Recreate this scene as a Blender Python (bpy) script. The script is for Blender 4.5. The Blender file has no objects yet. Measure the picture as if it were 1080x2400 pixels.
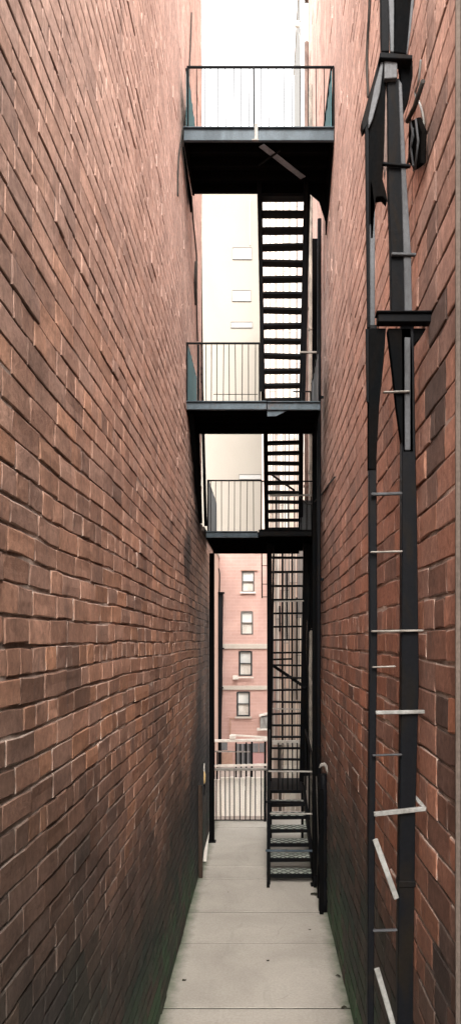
import bpy, math, random
from mathutils import Vector, noise
random.seed(7)
SC = bpy.context.scene
COL = SC.collection
F, CX, CY, H = 1733.0, 615.0, 1500.0, 3.4      # focal length in photo pixels, vanishing point, eye height
XL, XR = -0.918, 0.802                          # the two alley walls
def at(px, py, D):                              # a pixel of the photo and a distance -> a point of the place
    return Vector(((px-CX)*D/F, D, H+(CY-py)*D/F))
def gx(px, D): return (px-CX)*D/F
def gz(py, D): return H+(CY-py)*D/F
def sm(a, b, x):
    t = max(0.0, min(1.0, (x-a)/(b-a))); return t*t*(3-2*t)
def mix(a, b, t): return tuple(a[i]*(1-t)+b[i]*t for i in range(3))

# ------------------------------------------------------------------ materials
def new_mat(name):
    m = bpy.data.materials.new(name); m.use_nodes = True
    nt = m.node_tree; b = nt.nodes['Principled BSDF']
    return m, nt, b
def N(nt, t, **kw):
    n = nt.nodes.new(t)
    for k, v in kw.items():
        if k in n.inputs: n.inputs[k].default_value = v
        else: setattr(n, k, v)
    return n
def mixrgb(nt, mode, fac, a, b):
    n = nt.nodes.new('ShaderNodeMix'); n.data_type = 'RGBA'; n.blend_type = mode
    for i, v in ((0, fac), (6, a), (7, b)):
        if hasattr(v, 'is_linked'): nt.links.new(v, n.inputs[i])
        elif i == 0: n.inputs[0].default_value = v
        else: n.inputs[i].default_value = (*v, 1)
    return n.outputs[2]
def ramp(nt, src, p0, p1, c0=(0,0,0), c1=(1,1,1)):
    r = nt.nodes.new('ShaderNodeValToRGB'); nt.links.new(src, r.inputs[0])
    r.color_ramp.elements[0].position = p0; r.color_ramp.elements[1].position = p1
    r.color_ramp.elements[0].color = (*c0, 1); r.color_ramp.elements[1].color = (*c1, 1)
    return r.outputs[0]
def coords(nt, scale=(1,1,1)):
    g = nt.nodes.new('ShaderNodeNewGeometry')
    mp = nt.nodes.new('ShaderNodeMapping'); mp.inputs['Scale'].default_value = scale
    nt.links.new(g.outputs['Position'], mp.inputs['Vector']); return mp.outputs[0]
def nz(nt, vec, scale, detail=5, rough=.6, dist=0):
    n = nt.nodes.new('ShaderNodeTexNoise'); n.inputs['Scale'].default_value = scale
    n.inputs['Detail'].default_value = detail; n.inputs['Roughness'].default_value = rough
    n.inputs['Distortion'].default_value = dist
    nt.links.new(vec, n.inputs['Vector']); return n.outputs['Fac']
def bump(nt, b, h, strength, dist):
    n = nt.nodes.new('ShaderNodeBump'); n.inputs['Strength'].default_value = strength
    n.inputs['Distance'].default_value = dist
    nt.links.new(h, n.inputs['Height']); nt.links.new(n.outputs[0], b.inputs['Normal'])

def worn(name, base, dark=None, rough=.6, scale=6, lo=.35, hi=.7, metallic=0, bmp=.15, stretch=(1,1,.35), spec=.12, rust=0):
    m, nt, b = new_mat(name)
    v = coords(nt, stretch)
    dark = dark or tuple(c*.6 for c in base)
    f = ramp(nt, nz(nt, v, scale, 8, .65, .6), lo, hi)
    c = mixrgb(nt, 'MIX', f, dark, base)
    if rust:
        fr = ramp(nt, nz(nt, coords(nt, (1,1,.5)), 7, 8, .72, .8), .56, .70)
        c = mixrgb(nt, 'MIX', mixrgb(nt, 'MULTIPLY', 1.0, fr, (rust,)*3), c, (.085,.045,.028))
    f2 = ramp(nt, nz(nt, coords(nt), 60, 3, .6), .3, .75, (.78,)*3, (1.12,)*3)
    c = mixrgb(nt, 'MULTIPLY', 1.0, c, f2)
    nt.links.new(c, b.inputs['Base Color'])
    b.inputs['Roughness'].default_value = rough; b.inputs['Metallic'].default_value = metallic
    b.inputs['Specular IOR Level'].default_value = spec
    bump(nt, b, nz(nt, coords(nt), 45, 4, .6), bmp, .01)
    return m
M = {}
M['black'] = worn('black_iron_paint', (.006,.0065,.0075), (.011,.008,.006), .6, 9, .3, .5, spec=.03)
M['black2'] = worn('matt_black_iron', (.004,.0045,.005), (.006,.005,.0045), .85, 9, .3, .6, spec=0)
M['steel'] = worn('weathered_blue_grey_steel', (.075,.10,.12), (.04,.055,.068), .5, 5, .35, .65, rust=.55)
M['lightsteel'] = worn('pale_galvanised_steel', (.30,.30,.29), (.14,.135,.125), .45, 9, .35, .6)
M['bracesteel'] = worn('blue_grey_brace_steel', (.26,.30,.34), (.12,.145,.17), .45, 5, .35, .65, spec=.4)
M['teal'] = worn('faded_teal_sheet', (.07,.20,.225), (.04,.115,.135), .55, 7, .3, .7, stretch=(3,3,.25), rust=.4)
M['greysheet'] = worn('grey_sheet', (.12,.125,.13), (.06,.06,.065), .6, 7, .3, .7, stretch=(3,3,.25))
M['rail'] = worn('grey_rail_steel', (.32,.30,.275), (.14,.125,.11), .5, 12, .3, .6, stretch=(.4,1,1), rust=.6)
M['grimpipe'] = worn('pale_weathered_pipe', (.34,.30,.26), (.10,.09,.08), .75, 8, .32, .62)
M['brownpipe'] = worn('brown_pipe', (.20,.14,.12), (.07,.05,.045), .75, 8, .32, .62)
M['zinc'] = worn('grey_zinc_conduit', (.075,.078,.085), (.035,.036,.038), .5, 10, .3, .6)
M['wood'] = worn('dark_brown_board', (.055,.036,.026), (.02,.015,.012), .85, 8, .3, .65, stretch=(4,4,.4))
M['white'] = worn('white_paint', (.74,.71,.66), (.55,.50,.45), .6, 6, .3, .6)
M['whiteboard'] = worn('cream_fence_boards', (.86,.81,.74), (.74,.68,.60), .7, 5, .3, .55, stretch=(3,3,.4))
M['cream'] = worn('cream_render', (.255,.235,.208), (.235,.214,.188), .9, .5, .3, .7, stretch=(1,1,.6))
M['creamtrim'] = worn('cream_trim', (.55,.50,.45), (.46,.42,.37), .8, 2, .3, .7)
M['peach'] = worn('peach_render', (.62,.44,.36), (.44,.30,.25), .9, 2, .3, .7)
M['frame'] = worn('grey_window_frame', (.15,.14,.13), (.10,.095,.09), .5, 8)
M['frame2'] = worn('dark_window_frame', (.05,.055,.06), (.03,.03,.03), .5, 8)
M['pipeblack'] = worn('black_pipe', (.006,.0065,.008), (.011,.009,.007), .5, 8, .3, .5, spec=.05)
M['cable'] = worn('dark_cable', (.02,.02,.02), (.05,.045,.04), .6, 20)
M['leaf'] = worn('dead_leaf', (.05,.045,.03), (.02,.02,.015), .8, 20)
M['cement'] = worn('pale_cement', (.17,.135,.115), (.11,.09,.078), .9, 6, .3, .7)
M['greywall'] = worn('dark_grey_render', (.10,.098,.085), (.04,.045,.04), .9, 4, .3, .7)
M['shop'] = worn('dark_shop_glass', (.24,.24,.25), (.15,.15,.155), .25, 3)
M['pinkboard'] = worn('rose_board', (.50,.30,.29), (.42,.24,.235), .7, 4)
M['tanboard'] = worn('tan_board', (.46,.30,.23), (.36,.22,.17), .8, 4)
M['amber'] = worn('amber_glass', (.60,.44,.22), (.45,.3,.14), .3, 8)
M['whitewall'] = worn('white_render_far', (.34,.335,.33), (.30,.297,.29), .9, .6)
M['roof'] = worn('roof_felt', (.10,.10,.10), (.06,.06,.06), .9, 2)

def glass_mat():
    m, nt, b = new_mat('pale_curtained_glass')
    f = ramp(nt, nz(nt, coords(nt, (1,1,1)), 2.2, 3, .5, .4), .3, .7)
    c = mixrgb(nt, 'MIX', f, (.48,.51,.51), (.74,.74,.71))
    nt.links.new(c, b.inputs['Base Color']); b.inputs['Roughness'].default_value = .12
    return m
M['glass'] = glass_mat()

def brick_mat(name, col='Col', rough=.88):
    m, nt, b = new_mat(name)
    a = nt.nodes.new('ShaderNodeVertexColor'); a.layer_name = col
    v = coords(nt)
    f1 = ramp(nt, nz(nt, coords(nt, (1,1,.55)), 3.2, 8, .68, .8), .28, .74, (.58,.56,.56), (1.22,1.2,1.18))
    c = mixrgb(nt, 'MULTIPLY', 1.0, a.outputs['Color'], f1)
    f2 = ramp(nt, nz(nt, v, 26, 6, .7, .5), .3, .72, (.56,.54,.53), (1.27,1.27,1.27))
    c = mixrgb(nt, 'MULTIPLY', .85, c, f2)
    f3 = ramp(nt, nz(nt, coords(nt, (1,1,.3)), 9, 5, .6, 1.2), .58, .72)
    c = mixrgb(nt, 'MIX', mixrgb(nt, 'MULTIPLY', 1.0, f3, (.5,.5,.5)), c, (.12,.09,.08))
    f4 = ramp(nt, nz(nt, v, 70, 4, .7), .70, .78)
    c = mixrgb(nt, 'MIX', mixrgb(nt, 'MULTIPLY', 1.0, f4, (.55,.55,.55)), c, (.5,.42,.37))
    nt.links.new(c, b.inputs['Base Color']); b.inputs['Roughness'].default_value = rough
    b.inputs['Specular IOR Level'].default_value = .3
    h = nt.nodes.new('ShaderNodeMath'); h.operation = 'ADD'
    nt.links.new(nz(nt, v, 55, 6, .7), h.inputs[0]); nt.links.new(nz(nt, v, 11, 5, .6, .6), h.inputs[1])
    bump(nt, b, h.outputs[0], .42, .010)
    return m
M['brick'] = brick_mat('weathered_brick'); M['mortar'] = brick_mat('old_mortar')

def far_brick(name, base, dark, mort, scale=1.0):
    m, nt, b = new_mat(name)
    g = nt.nodes.new('ShaderNodeNewGeometry'); s = nt.nodes.new('ShaderNodeSeparateXYZ')
    nt.links.new(g.outputs['Position'], s.inputs[0])
    cb = nt.nodes.new('ShaderNodeCombineXYZ'); nt.links.new(s.outputs[0], cb.inputs[0]); nt.links.new(s.outputs[2], cb.inputs[1])
    br = nt.nodes.new('ShaderNodeTexBrick'); nt.links.new(cb.outputs[0], br.inputs['Vector'])
    br.inputs['Scale'].default_value = scale
    br.inputs['Color1'].default_value = (*base, 1); br.inputs['Color2'].default_value = (*dark, 1)
    br.inputs['Mortar'].default_value = (*mort, 1); br.inputs['Mortar Size'].default_value = .012
    br.inputs['Brick Width'].default_value = .28; br.inputs['Row Height'].default_value = .09
    f = ramp(nt, nz(nt, coords(nt), .9, 6, .6, .5), .3, .7, (.82,.8,.8), (1.1,1.1,1.1))
    c = mixrgb(nt, 'MULTIPLY', 1.0, br.outputs['Color'], f)
    nt.links.new(c, b.inputs['Base Color']); b.inputs['Roughness'].default_value = .9
    bump(nt, b, br.outputs['Fac'], .3, -.01)
    return m
M['pinkbrick'] = far_brick('pink_painted_brick', (.50,.33,.29), (.48,.31,.27), (.51,.345,.305))
M['batten'] = None

def concrete_mat():
    m, nt, b = new_mat('worn_concrete')
    v = coords(nt)
    f = ramp(nt, nz(nt, v, 1.1, 8, .62, .6), .3, .72)
    c = mixrgb(nt, 'MIX', f, (.35,.322,.285), (.47,.435,.388))
    c = mixrgb(nt, 'MULTIPLY', .8, c, ramp(nt, nz(nt, v, 38, 6, .75), .28, .75, (.74,.73,.72), (1.14,1.14,1.14)))
    c = mixrgb(nt, 'MULTIPLY', 1.0, c, ramp(nt, nz(nt, v, 160, 2, .6), .24, .33, (.55,.53,.5), (1,1,1)))
    stain = ramp(nt, nz(nt, coords(nt, (1.6,.5,1)), 2.3, 7, .7, 1.0), .56, .74)
    c = mixrgb(nt, 'MIX', mixrgb(nt, 'MULTIPLY', 1.0, stain, (.4,.4,.4)), c, (.23,.225,.19))
    vo = nt.nodes.new('ShaderNodeTexVoronoi'); vo.feature = 'DISTANCE_TO_EDGE'; vo.inputs['Scale'].default_value = .8
    wp = nt.nodes.new('ShaderNodeMix'); wp.data_type = 'VECTOR'; wp.inputs[0].default_value = .12
    nn0 = nt.nodes.new('ShaderNodeTexNoise'); nn0.inputs['Scale'].default_value = 4; nn0.inputs['Detail'].default_value = 6; nt.links.new(v, nn0.inputs['Vector'])
    nt.links.new(v, wp.inputs[4]); nt.links.new(nn0.outputs['Color'], wp.inputs[5]); nt.links.new(wp.outputs[1], vo.inputs['Vector'])
    ck = ramp(nt, vo.outputs['Distance'], .0, .0045, (1,1,1), (0,0,0))
    ck = mixrgb(nt, 'MULTIPLY', 1.0, ck, ramp(nt, nz(nt, v, .9, 3, .5), .58, .66, (0,0,0), (.4,.4,.4)))
    c = mixrgb(nt, 'MIX', ck, c, (.10,.095,.085))
    # damp green margins along both wall bases
    g = nt.nodes.new('ShaderNodeNewGeometry'); s = nt.nodes.new('ShaderNodeSeparateXYZ'); nt.links.new(g.outputs['Position'], s.inputs[0])
    ad = nt.nodes.new('ShaderNodeMath'); ad.operation = 'ADD'; ad.inputs[1].default_value = .058; nt.links.new(s.outputs[0], ad.inputs[0])
    ab = nt.nodes.new('ShaderNodeMath'); ab.operation = 'ABSOLUTE'; nt.links.new(ad.outputs[0], ab.inputs[0])
    nn = nt.nodes.new('ShaderNodeMath'); nn.operation = 'MULTIPLY_ADD'; nn.inputs[1].default_value = .22
    nt.links.new(nz(nt, v, 5, 6, .65), nn.inputs[0]); nt.links.new(ab.outputs[0], nn.inputs[2])
    e = ramp(nt, nn.outputs[0], .84, .99)
    c = mixrgb(nt, 'MIX', mixrgb(nt, 'MULTIPLY', 1.0, e, (.85,.85,.85)), c, (.055,.085,.045))
    nt.links.new(c, b.inputs['Base Color']); b.inputs['Roughness'].default_value = .85
    bump(nt, b, nz(nt, v, 60, 6, .7), .35, .008)
    return m
M['concrete'] = concrete_mat()
M['joint'] = worn('dark_joint_dirt', (.018,.017,.014), (.01,.01,.008), .95, 20, spec=0)
M['yard'] = worn('yard_paving', (.42,.36,.32), (.33,.28,.25), .9, 2)

def plate_mat():
    m, nt, b = new_mat('diamond_tread_plate')
    v = coords(nt)
    outs = []
    for ang in (.75, -.75):
        mp = nt.nodes.new('ShaderNodeMapping'); mp.inputs['Rotation'].default_value = (0,0,ang); nt.links.new(v, mp.inputs[0])
        w = nt.nodes.new('ShaderNodeTexWave'); w.wave_type = 'BANDS'; w.bands_direction = 'X'
        w.inputs['Scale'].default_value = 3.6; w.inputs['Distortion'].default_value = .8; w.inputs['Detail'].default_value = 1
        nt.links.new(mp.outputs[0], w.inputs[0]); outs.append(ramp(nt, w.outputs['Fac'], .10, .22))
    f = mixrgb(nt, 'MULTIPLY', 1.0, outs[0], outs[1])
    c = mixrgb(nt, 'MIX', f, (.02,.022,.022), (.40,.42,.38))
    c = mixrgb(nt, 'MULTIPLY', 1.0, c, ramp(nt, nz(nt, v, 9, 5, .6), .3, .7, (.4,.45,.42), (1.1,1.1,1.1)))
    nt.links.new(c, b.inputs['Base Color']); b.inputs['Roughness'].default_value = .5
    bump(nt, b, f, .5, .01)
    return m
M['plate'] = plate_mat()

def attr_mat(name, rough=.85):
    m, nt, b = new_mat(name)
    a = nt.nodes.new('ShaderNodeVertexColor'); a.layer_name = 'Col'
    f = ramp(nt, nz(nt, coords(nt, (2,2,.3)), 3, 6, .6, .5), .3, .7, (.72,.7,.7), (1.08,1.08,1.08))
    nt.links.new(mixrgb(nt, 'MULTIPLY', 1.0, a.outputs['Color'], f), b.inputs['Base Color'])
    b.inputs['Roughness'].default_value = rough
    return m
M['batten'] = attr_mat('variegated_boards')

# ------------------------------------------------------------------ mesh helpers
class MB:
    def __init__(s): s.v = []; s.f = []; s.c = []; s.mi = []
    def add(s, vs, fs, col=None, mi=0):
        o = len(s.v); s.v += [Vector(p) for p in vs]
        for f in fs: s.f.append([i+o for i in f]); s.mi.append(mi)
        s.c += [col or (1,1,1)]*len(vs); return s
    def box(s, x0, x1, y0, y1, z0, z1, col=None, mi=0):
        return s.add([(x,y,z) for z in (z0,z1) for y in (y0,y1) for x in (x0,x1)],
              [(0,2,3,1),(4,5,7,6),(0,1,5,4),(2,6,7,3),(0,4,6,2),(1,3,7,5)], col, mi)
    def bar(s, p, q, w, h, up=(0,0,1)):           # rectangular bar from p to q; w sideways, h along up
        p = Vector(p); q = Vector(q); d = (q-p).normalized(); up = Vector(up)
        a = d.cross(up)
        if a.length < 1e-4: a = d.cross(Vector((0,1,0)))
        a.normalize(); b = a.cross(d).normalized()
        vs = [e+a*(sx*w/2)+b*(sz*h/2) for e in (p,q) for sz in (-1,1) for sx in (-1,1)]
        return s.add(vs, [(0,1,3,2),(4,6,7,5),(0,4,5,1),(2,3,7,6),(0,2,6,4),(1,5,7,3)])
    def tube(s, pts, r, n=10):
        pts = [Vector(p) for p in pts]; rings = []
        rs = r if isinstance(r, (list,tuple)) else [r]*len(pts)
        ref = None
        for i, p in enumerate(pts):
            d = (pts[min(i+1,len(pts)-1)]-pts[max(i-1,0)]).normalized()
            if ref is None:
                ref = Vector((0,0,1)) if abs(d.z) < .9 else Vector((0,1,0))
            a = d.cross(ref).normalized(); b = a.cross(d).normalized(); ref = b
            rings.append([p+(a*math.cos(t)+b*math.sin(t))*rs[i] for t in (2*math.pi*k/n for k in range(n))])
        vs = [v for r_ in rings for v in r_]; fs = []
        for i in range(len(pts)-1):
            for k in range(n):
                fs.append((i*n+k, i*n+(k+1)%n, (i+1)*n+(k+1)%n, (i+1)*n+k))
        fs.append(tuple(range(n-1,-1,-1))); fs.append(tuple((len(pts)-1)*n+k for k in range(n)))
        return s.add(vs, fs)
    def prism(s, poly, axis_vec):                  # closed prism: polygon swept by a vector
        poly = [Vector(p) for p in poly]; n = len(poly); a = Vector(axis_vec)
        return s.add(poly+[p+a for p in poly], [tuple(range(n-1,-1,-1)), tuple(range(n,2*n))]+
                     [(i,(i+1)%n,(i+1)%n+n,i+n) for i in range(n)])
    def build(s, name, mat, parent=None, bevel=0, smooth=False):
        org = Vector(parent['_o']) if parent is not None and '_o' in parent else Vector((0,0,0))
        me = bpy.data.meshes.new(name)
        me.from_pydata([tuple(v-org) for v in s.v], [], s.f)
        mats = mat if isinstance(mat, (list,tuple)) else [mat]
        for m in mats: me.materials.append(m)
        if len(mats) > 1: me.polygons.foreach_set('material_index', s.mi)
        ca = me.color_attributes.new('Col', 'FLOAT_COLOR', 'POINT')
        ca.data.foreach_set('color', [x for c in s.c for x in (*c, 1.0)])
        import bmesh
        bm = bmesh.new(); bm.from_mesh(me); bmesh.ops.recalc_face_normals(bm, faces=bm.faces); bm.to_mesh(me); bm.free()
        if smooth:
            for p in me.polygons: p.use_smooth = len(p.vertices) == 4
        o = bpy.data.objects.new(name, me); COL.objects.link(o)
        if parent is not None:
            o.parent = parent; o['_o'] = tuple(org)
        if bevel:
            b = o.modifiers.new('bevel', 'BEVEL'); b.width = bevel; b.segments = 1; b.limit_method = 'ANGLE'
        return o
def tag(o, label=None, cat=None, group=None, kind=None):
    if label: o['label'] = label
    if cat: o['category'] = cat
    if group: o['group'] = group
    if kind: o['kind'] = kind
    return o
def thing(name, loc, label, cat, group=None):
    o = bpy.data.objects.new(name, None); COL.objects.link(o); o.location = loc
    o.empty_display_size = .2; o['_o'] = tuple(loc)
    return tag(o, label, cat, group)
def single(mb, name, mat, label, cat, group=None, bevel=0, smooth=False):
    lo = [min(v[i] for v in mb.v) for i in range(3)]; hi = [max(v[i] for v in mb.v) for i in range(3)]
    org = Vector(((lo[0]+hi[0])/2, (lo[1]+hi[1])/2, lo[2]))
    mb.v = [v-org for v in mb.v]
    o = mb.build(name, mat, None, bevel, smooth); o.location = org
    return tag(o, label, cat, group)

# ------------------------------------------------------------------ ground
g = MB()
# joints, as distances along the alley
J = [-3.0, -1.2, .4, 1.9, 3.3, 4.75, 6.83, 8.30, 9.25, 10.52, 11.08, 13.39, 13.95]
jj = random.Random(3)
for a, b_ in zip(J[:-1], J[1:]):
    dz = jj.uniform(-.003, .003)
    x0, x1, e = XL-.05, XR+.05, .013
    s0, s1 = jj.uniform(-.008,.008), jj.uniform(-.008,.008)
    vs = [(x0,a+e,dz),(x1,a+e,dz),(x1,b_-e,dz),(x0,b_-e,dz)]
    g.add(vs+[(x,y,-.06) for x,y,z in vs], [(0,1,2,3),(0,4,5,1),(1,5,6,2),(2,6,7,3),(3,7,4,0)])
path = g.build('concrete_path', M['concrete']); tag(path, kind='structure')
gd = MB(); gd.add([(-60,-30,-.008),(60,-30,-.008),(60,13.9,-.008),(-60,13.9,-.008)], [(0,1,2,3)])
o = gd.build('ground', M['joint']); tag(o, kind='structure')
gd = MB(); gd.add([(-60,13.955,-.008),(60,13.955,-.008),(60,140,-.008),(-60,140,-.008)], [(0,1,2,3)])
o = gd.build('yard_ground', M['yard']); tag(o, kind='structure')

# ------------------------------------------------------------------ brick walls
def fbm(x, y, z=0): return noise.fractal(Vector((x,y,z)), 1.0, 2.0, 4)
PAL_L = [(.47,.26,.175), (.44,.245,.17), (.50,.265,.17), (.39,.24,.18), (.53,.265,.15), (.33,.21,.165), (.45,.255,.18)]
PAL_R = [(.45,.205,.13), (.41,.19,.125), (.49,.21,.13), (.34,.185,.14), (.51,.215,.12), (.25,.155,.125), (.42,.20,.135)]
def tint(side, y, z, base, jn):
    """weathering plus painted haze and shade of a brick or of the mortar: faded and haze-pale high up, sooty and mossy at the foot"""
    c = base
    n1 = fbm(y*.35, z*.35, 3+side*9); n2 = fbm(y*.9, z*.9, 11+side*5)
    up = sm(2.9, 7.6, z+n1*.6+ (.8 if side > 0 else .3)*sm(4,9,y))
    c = mix(c, (.66,.465,.40) if side < 0 else (.67,.455,.385), up*.92)  # paler with height: bright haze put into the colour on top of real fading
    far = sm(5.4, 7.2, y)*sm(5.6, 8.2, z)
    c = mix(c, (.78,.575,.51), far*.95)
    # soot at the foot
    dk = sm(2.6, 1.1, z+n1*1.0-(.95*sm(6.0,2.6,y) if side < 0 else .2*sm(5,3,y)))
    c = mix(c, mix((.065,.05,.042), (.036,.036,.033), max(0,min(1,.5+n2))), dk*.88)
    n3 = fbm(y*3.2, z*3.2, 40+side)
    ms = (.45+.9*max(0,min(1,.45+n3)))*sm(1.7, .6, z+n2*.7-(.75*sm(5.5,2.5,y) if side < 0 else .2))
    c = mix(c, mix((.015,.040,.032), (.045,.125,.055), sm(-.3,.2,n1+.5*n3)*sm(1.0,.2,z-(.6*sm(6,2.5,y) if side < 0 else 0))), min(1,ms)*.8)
    # left wall: sooty patches beside the stairs, painted shadow with soot by the second landing
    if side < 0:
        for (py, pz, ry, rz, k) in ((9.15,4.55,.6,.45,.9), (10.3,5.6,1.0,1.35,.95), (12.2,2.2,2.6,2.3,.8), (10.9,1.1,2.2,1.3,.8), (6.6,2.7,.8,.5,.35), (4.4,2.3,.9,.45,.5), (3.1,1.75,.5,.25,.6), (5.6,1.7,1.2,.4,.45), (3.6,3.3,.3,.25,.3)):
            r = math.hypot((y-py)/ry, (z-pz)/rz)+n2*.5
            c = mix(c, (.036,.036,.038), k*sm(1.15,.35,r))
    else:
        for (py, pz, ry, rz, k) in ((3.38,2.7,.16,2.8,.6), (3.42,4.9,.2,1.2,.65), (3.25,1.9,.25,.3,.6), (4.2,1.2,.5,.35,.5), (3.9,2.2,.3,.3,.4), (10.5,4.5,1.6,3.5,.45), (9.3,.8,.8,1.0,.55), (3.3,2.9,.28,.22,.55)):  # dark patches; the tall strip beside the ladder paints pipe shadow with dirt
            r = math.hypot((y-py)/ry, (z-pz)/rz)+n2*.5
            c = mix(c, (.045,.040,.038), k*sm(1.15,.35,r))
    return c

STEPS = ((4.6, 8.0), (7.6, 10.6))  # unseen near wall tops, stepped down so more sky light gets in
def ystart(z, y0):
    for y, zz in reversed(STEPS):
        if z >= zz-.02: return y
    return y0
def brick_wall(side, X, y0, ytop, ylow, zsplit, ztop, ch, bl, seed, parent):
    """one mesh: every brick a bevelled, chipped block, set in a rough mortar sheet"""
    R = random.Random(seed); m = MB(); s = -side          # s: direction out of the wall into the alley
    pal = PAL_L if side < 0 else PAL_R
    row = 0; z = .002
    while z < ztop:
        ys = ystart(z, y0)
        h = ch*R.uniform(.94, 1.06)
        yend = ylow if z < zsplit else ytop
        y = ys - (0 if row % 2 else bl*.5) - R.uniform(0, .06)
        header = (row % 6 == 5)
        while y < yend:
            L = (bl*.52 if header else bl)*R.uniform(.88, 1.12)
            if R.random() < .12: L *= .55
            ya, yb = max(y, ys), min(y+L, yend)
            if yb-ya > .05:
                yc = (ya+yb)/2; zc = z+h/2
                fade = sm(5.6, 7.4, yc)*sm(5.8, 8.2, zc)
                jt = ch*.030*R.uniform(.4, 1.9)*(1-.3*fade)
                out = R.gauss(0, .0009)*(1-.7*fade) + (R.uniform(.003,.007) if R.random() < .025 else 0)
                tilt = R.gauss(0, .0009)*(1-.6*fade)
                def wob(yy): return fbm(yy*.5, zc*.6, seed)*.017 + fbm(yy*2.2, zc*2.0, seed+4)*.004
                def P(yy, zz, d):
                    return (X + s*(d+out+tilt*(1 if zz > zc else -1)), yy, zz+wob(yy))
                low = sm(4.8, 3.4, zc)*(.5+R.random()*1.6); jz = jt*(1+.45*low)
                a, b_, c_, d_ = ya+jt, yb-jt, z+jz, z+h-jz
                k = ch*.036
                ring = [(a,c_),((a+b_)/2,c_),(b_,c_),(b_,zc),(b_,d_),((a+b_)/2,d_),(a,d_),(a,zc)]
                ring = [(q+R.uniform(-k,k)*.9, w+R.uniform(-k,k)*.8) for q, w in ring]
                ins = []
                bev = ch*.035
                for q, w in ring:
                    ins.append((q+(yc-q)/max(1e-4,abs(yc-q))*min(bev*R.uniform(.6,2.0),abs(yc-q)), w+(zc-w)/max(1e-4,abs(zc-w))*min(bev*R.uniform(.6,2.0),abs(zc-w))))
                vs = [P(q,w,R.gauss(0,.0006)*(1-.7*fade)) for q,w in ins]+[P(q,w,-.0032*(1-.6*fade)+R.gauss(0,.001)) for q,w in ring]+[P(q,w,-.05) for q,w in ring]
                fs = [tuple(range(8))]
                for r_ in (0,8):
                    fs += [(r_+i, r_+(i+1)%8, r_+8+(i+1)%8, r_+8+i) for i in range(8)]
                col = mix(R.choice(pal), pal[6], .4); v = R.uniform(.82,1.16)
                if R.random() < .05: v *= .68
                col = tuple(q*v for q in col)
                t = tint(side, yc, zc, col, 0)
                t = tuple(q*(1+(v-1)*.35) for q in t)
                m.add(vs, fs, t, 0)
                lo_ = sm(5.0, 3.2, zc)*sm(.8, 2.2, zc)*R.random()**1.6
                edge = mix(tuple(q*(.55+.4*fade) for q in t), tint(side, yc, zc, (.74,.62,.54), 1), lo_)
                side_e = tuple(q*.6 for q in t)
                for q in range(8, 24): m.c[len(m.v)-24+q] = edge if q % 8 not in (3, 7) else side_e
            y += L
        z += h; row += 1
    # mortar sheet
    st = .075
    for (ya, yb, za, zb) in ((y0, ytop, -.05, ztop), (ytop, ylow, -.05, zsplit)):
        if yb-ya < .02: continue
        ny = max(1, int((yb-ya)/st)); nzz = int((zb-za)/st); o0 = len(m.v)
        for j in range(nzz+1):
            zz = za+(zb-za)*j/nzz
            for i in range(ny+1):
                yy = ya+(yb-ya)*i/ny
                n1 = fbm(yy*1.7, zz*1.7, 21+side); n2 = fbm(yy*6, zz*6, 33+side)
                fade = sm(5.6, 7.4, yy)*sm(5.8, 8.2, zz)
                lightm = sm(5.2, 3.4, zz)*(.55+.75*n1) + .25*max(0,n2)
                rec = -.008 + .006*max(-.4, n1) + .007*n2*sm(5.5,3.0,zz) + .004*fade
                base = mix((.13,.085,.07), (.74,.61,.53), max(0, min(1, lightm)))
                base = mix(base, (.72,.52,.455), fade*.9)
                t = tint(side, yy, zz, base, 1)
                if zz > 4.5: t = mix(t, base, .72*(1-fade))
                m.v.append(Vector((X+s*rec, yy, zz))); m.c.append(t)
        for j in range(nzz):
            for i in range(ny):
                k = o0+j*(ny+1)+i
                if m.v[k].y < ystart(m.v[k].z, y0)-.001: continue
                m.f.append([k, k+1, k+ny+2, k+ny+1]); m.mi.append(1)
    return m.build('wall', [M['brick'], M['mortar']], parent)

YLT, YLL, ZSP = 11.15, 13.80, 5.05
lb = thing('brick_building', (XL,6,0), 'long soot stained brown brick building filling the whole left side of the alley', 'building')
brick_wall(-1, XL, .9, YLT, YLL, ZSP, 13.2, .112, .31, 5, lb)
# the body behind the brick skin, its ends and its lower rear extension
b = MB()
b.box(XL-6, XL-.055, .9, 4.6, -.1, 8.0); b.box(XL-6, XL-.055, 4.6, 7.6, -.1, 10.6); b.box(XL-6, XL-.055, 7.6, YLT-.002, -.1, 13.2); b.box(XL-6, XL-.055, YLT, YLL-.002, -.1, ZSP-.02)
b.box(XL-6, XL-.004, -3, .895, -.1, 6.2)
b.build('side_wall', M['peach'], lb)
for (ya, yb_, za, zb_) in ((7.55,YLT+.06,13.2,13.34),(4.5,7.5,10.66,10.76),(.88,4.5,8.08,8.18)):  # the two nearer copings cap the steps lowered for sky light
    b = MB(); b.box(XL-6.05, XL+.06, ya, yb_, za, zb_); b.build('coping', M['cement'], lb)
b = MB(); b.box(XL-6, XL+.04, YLT+.06, YLL+.04, ZSP, ZSP+.07); b.build('coping', M['cement'], lb)

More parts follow.
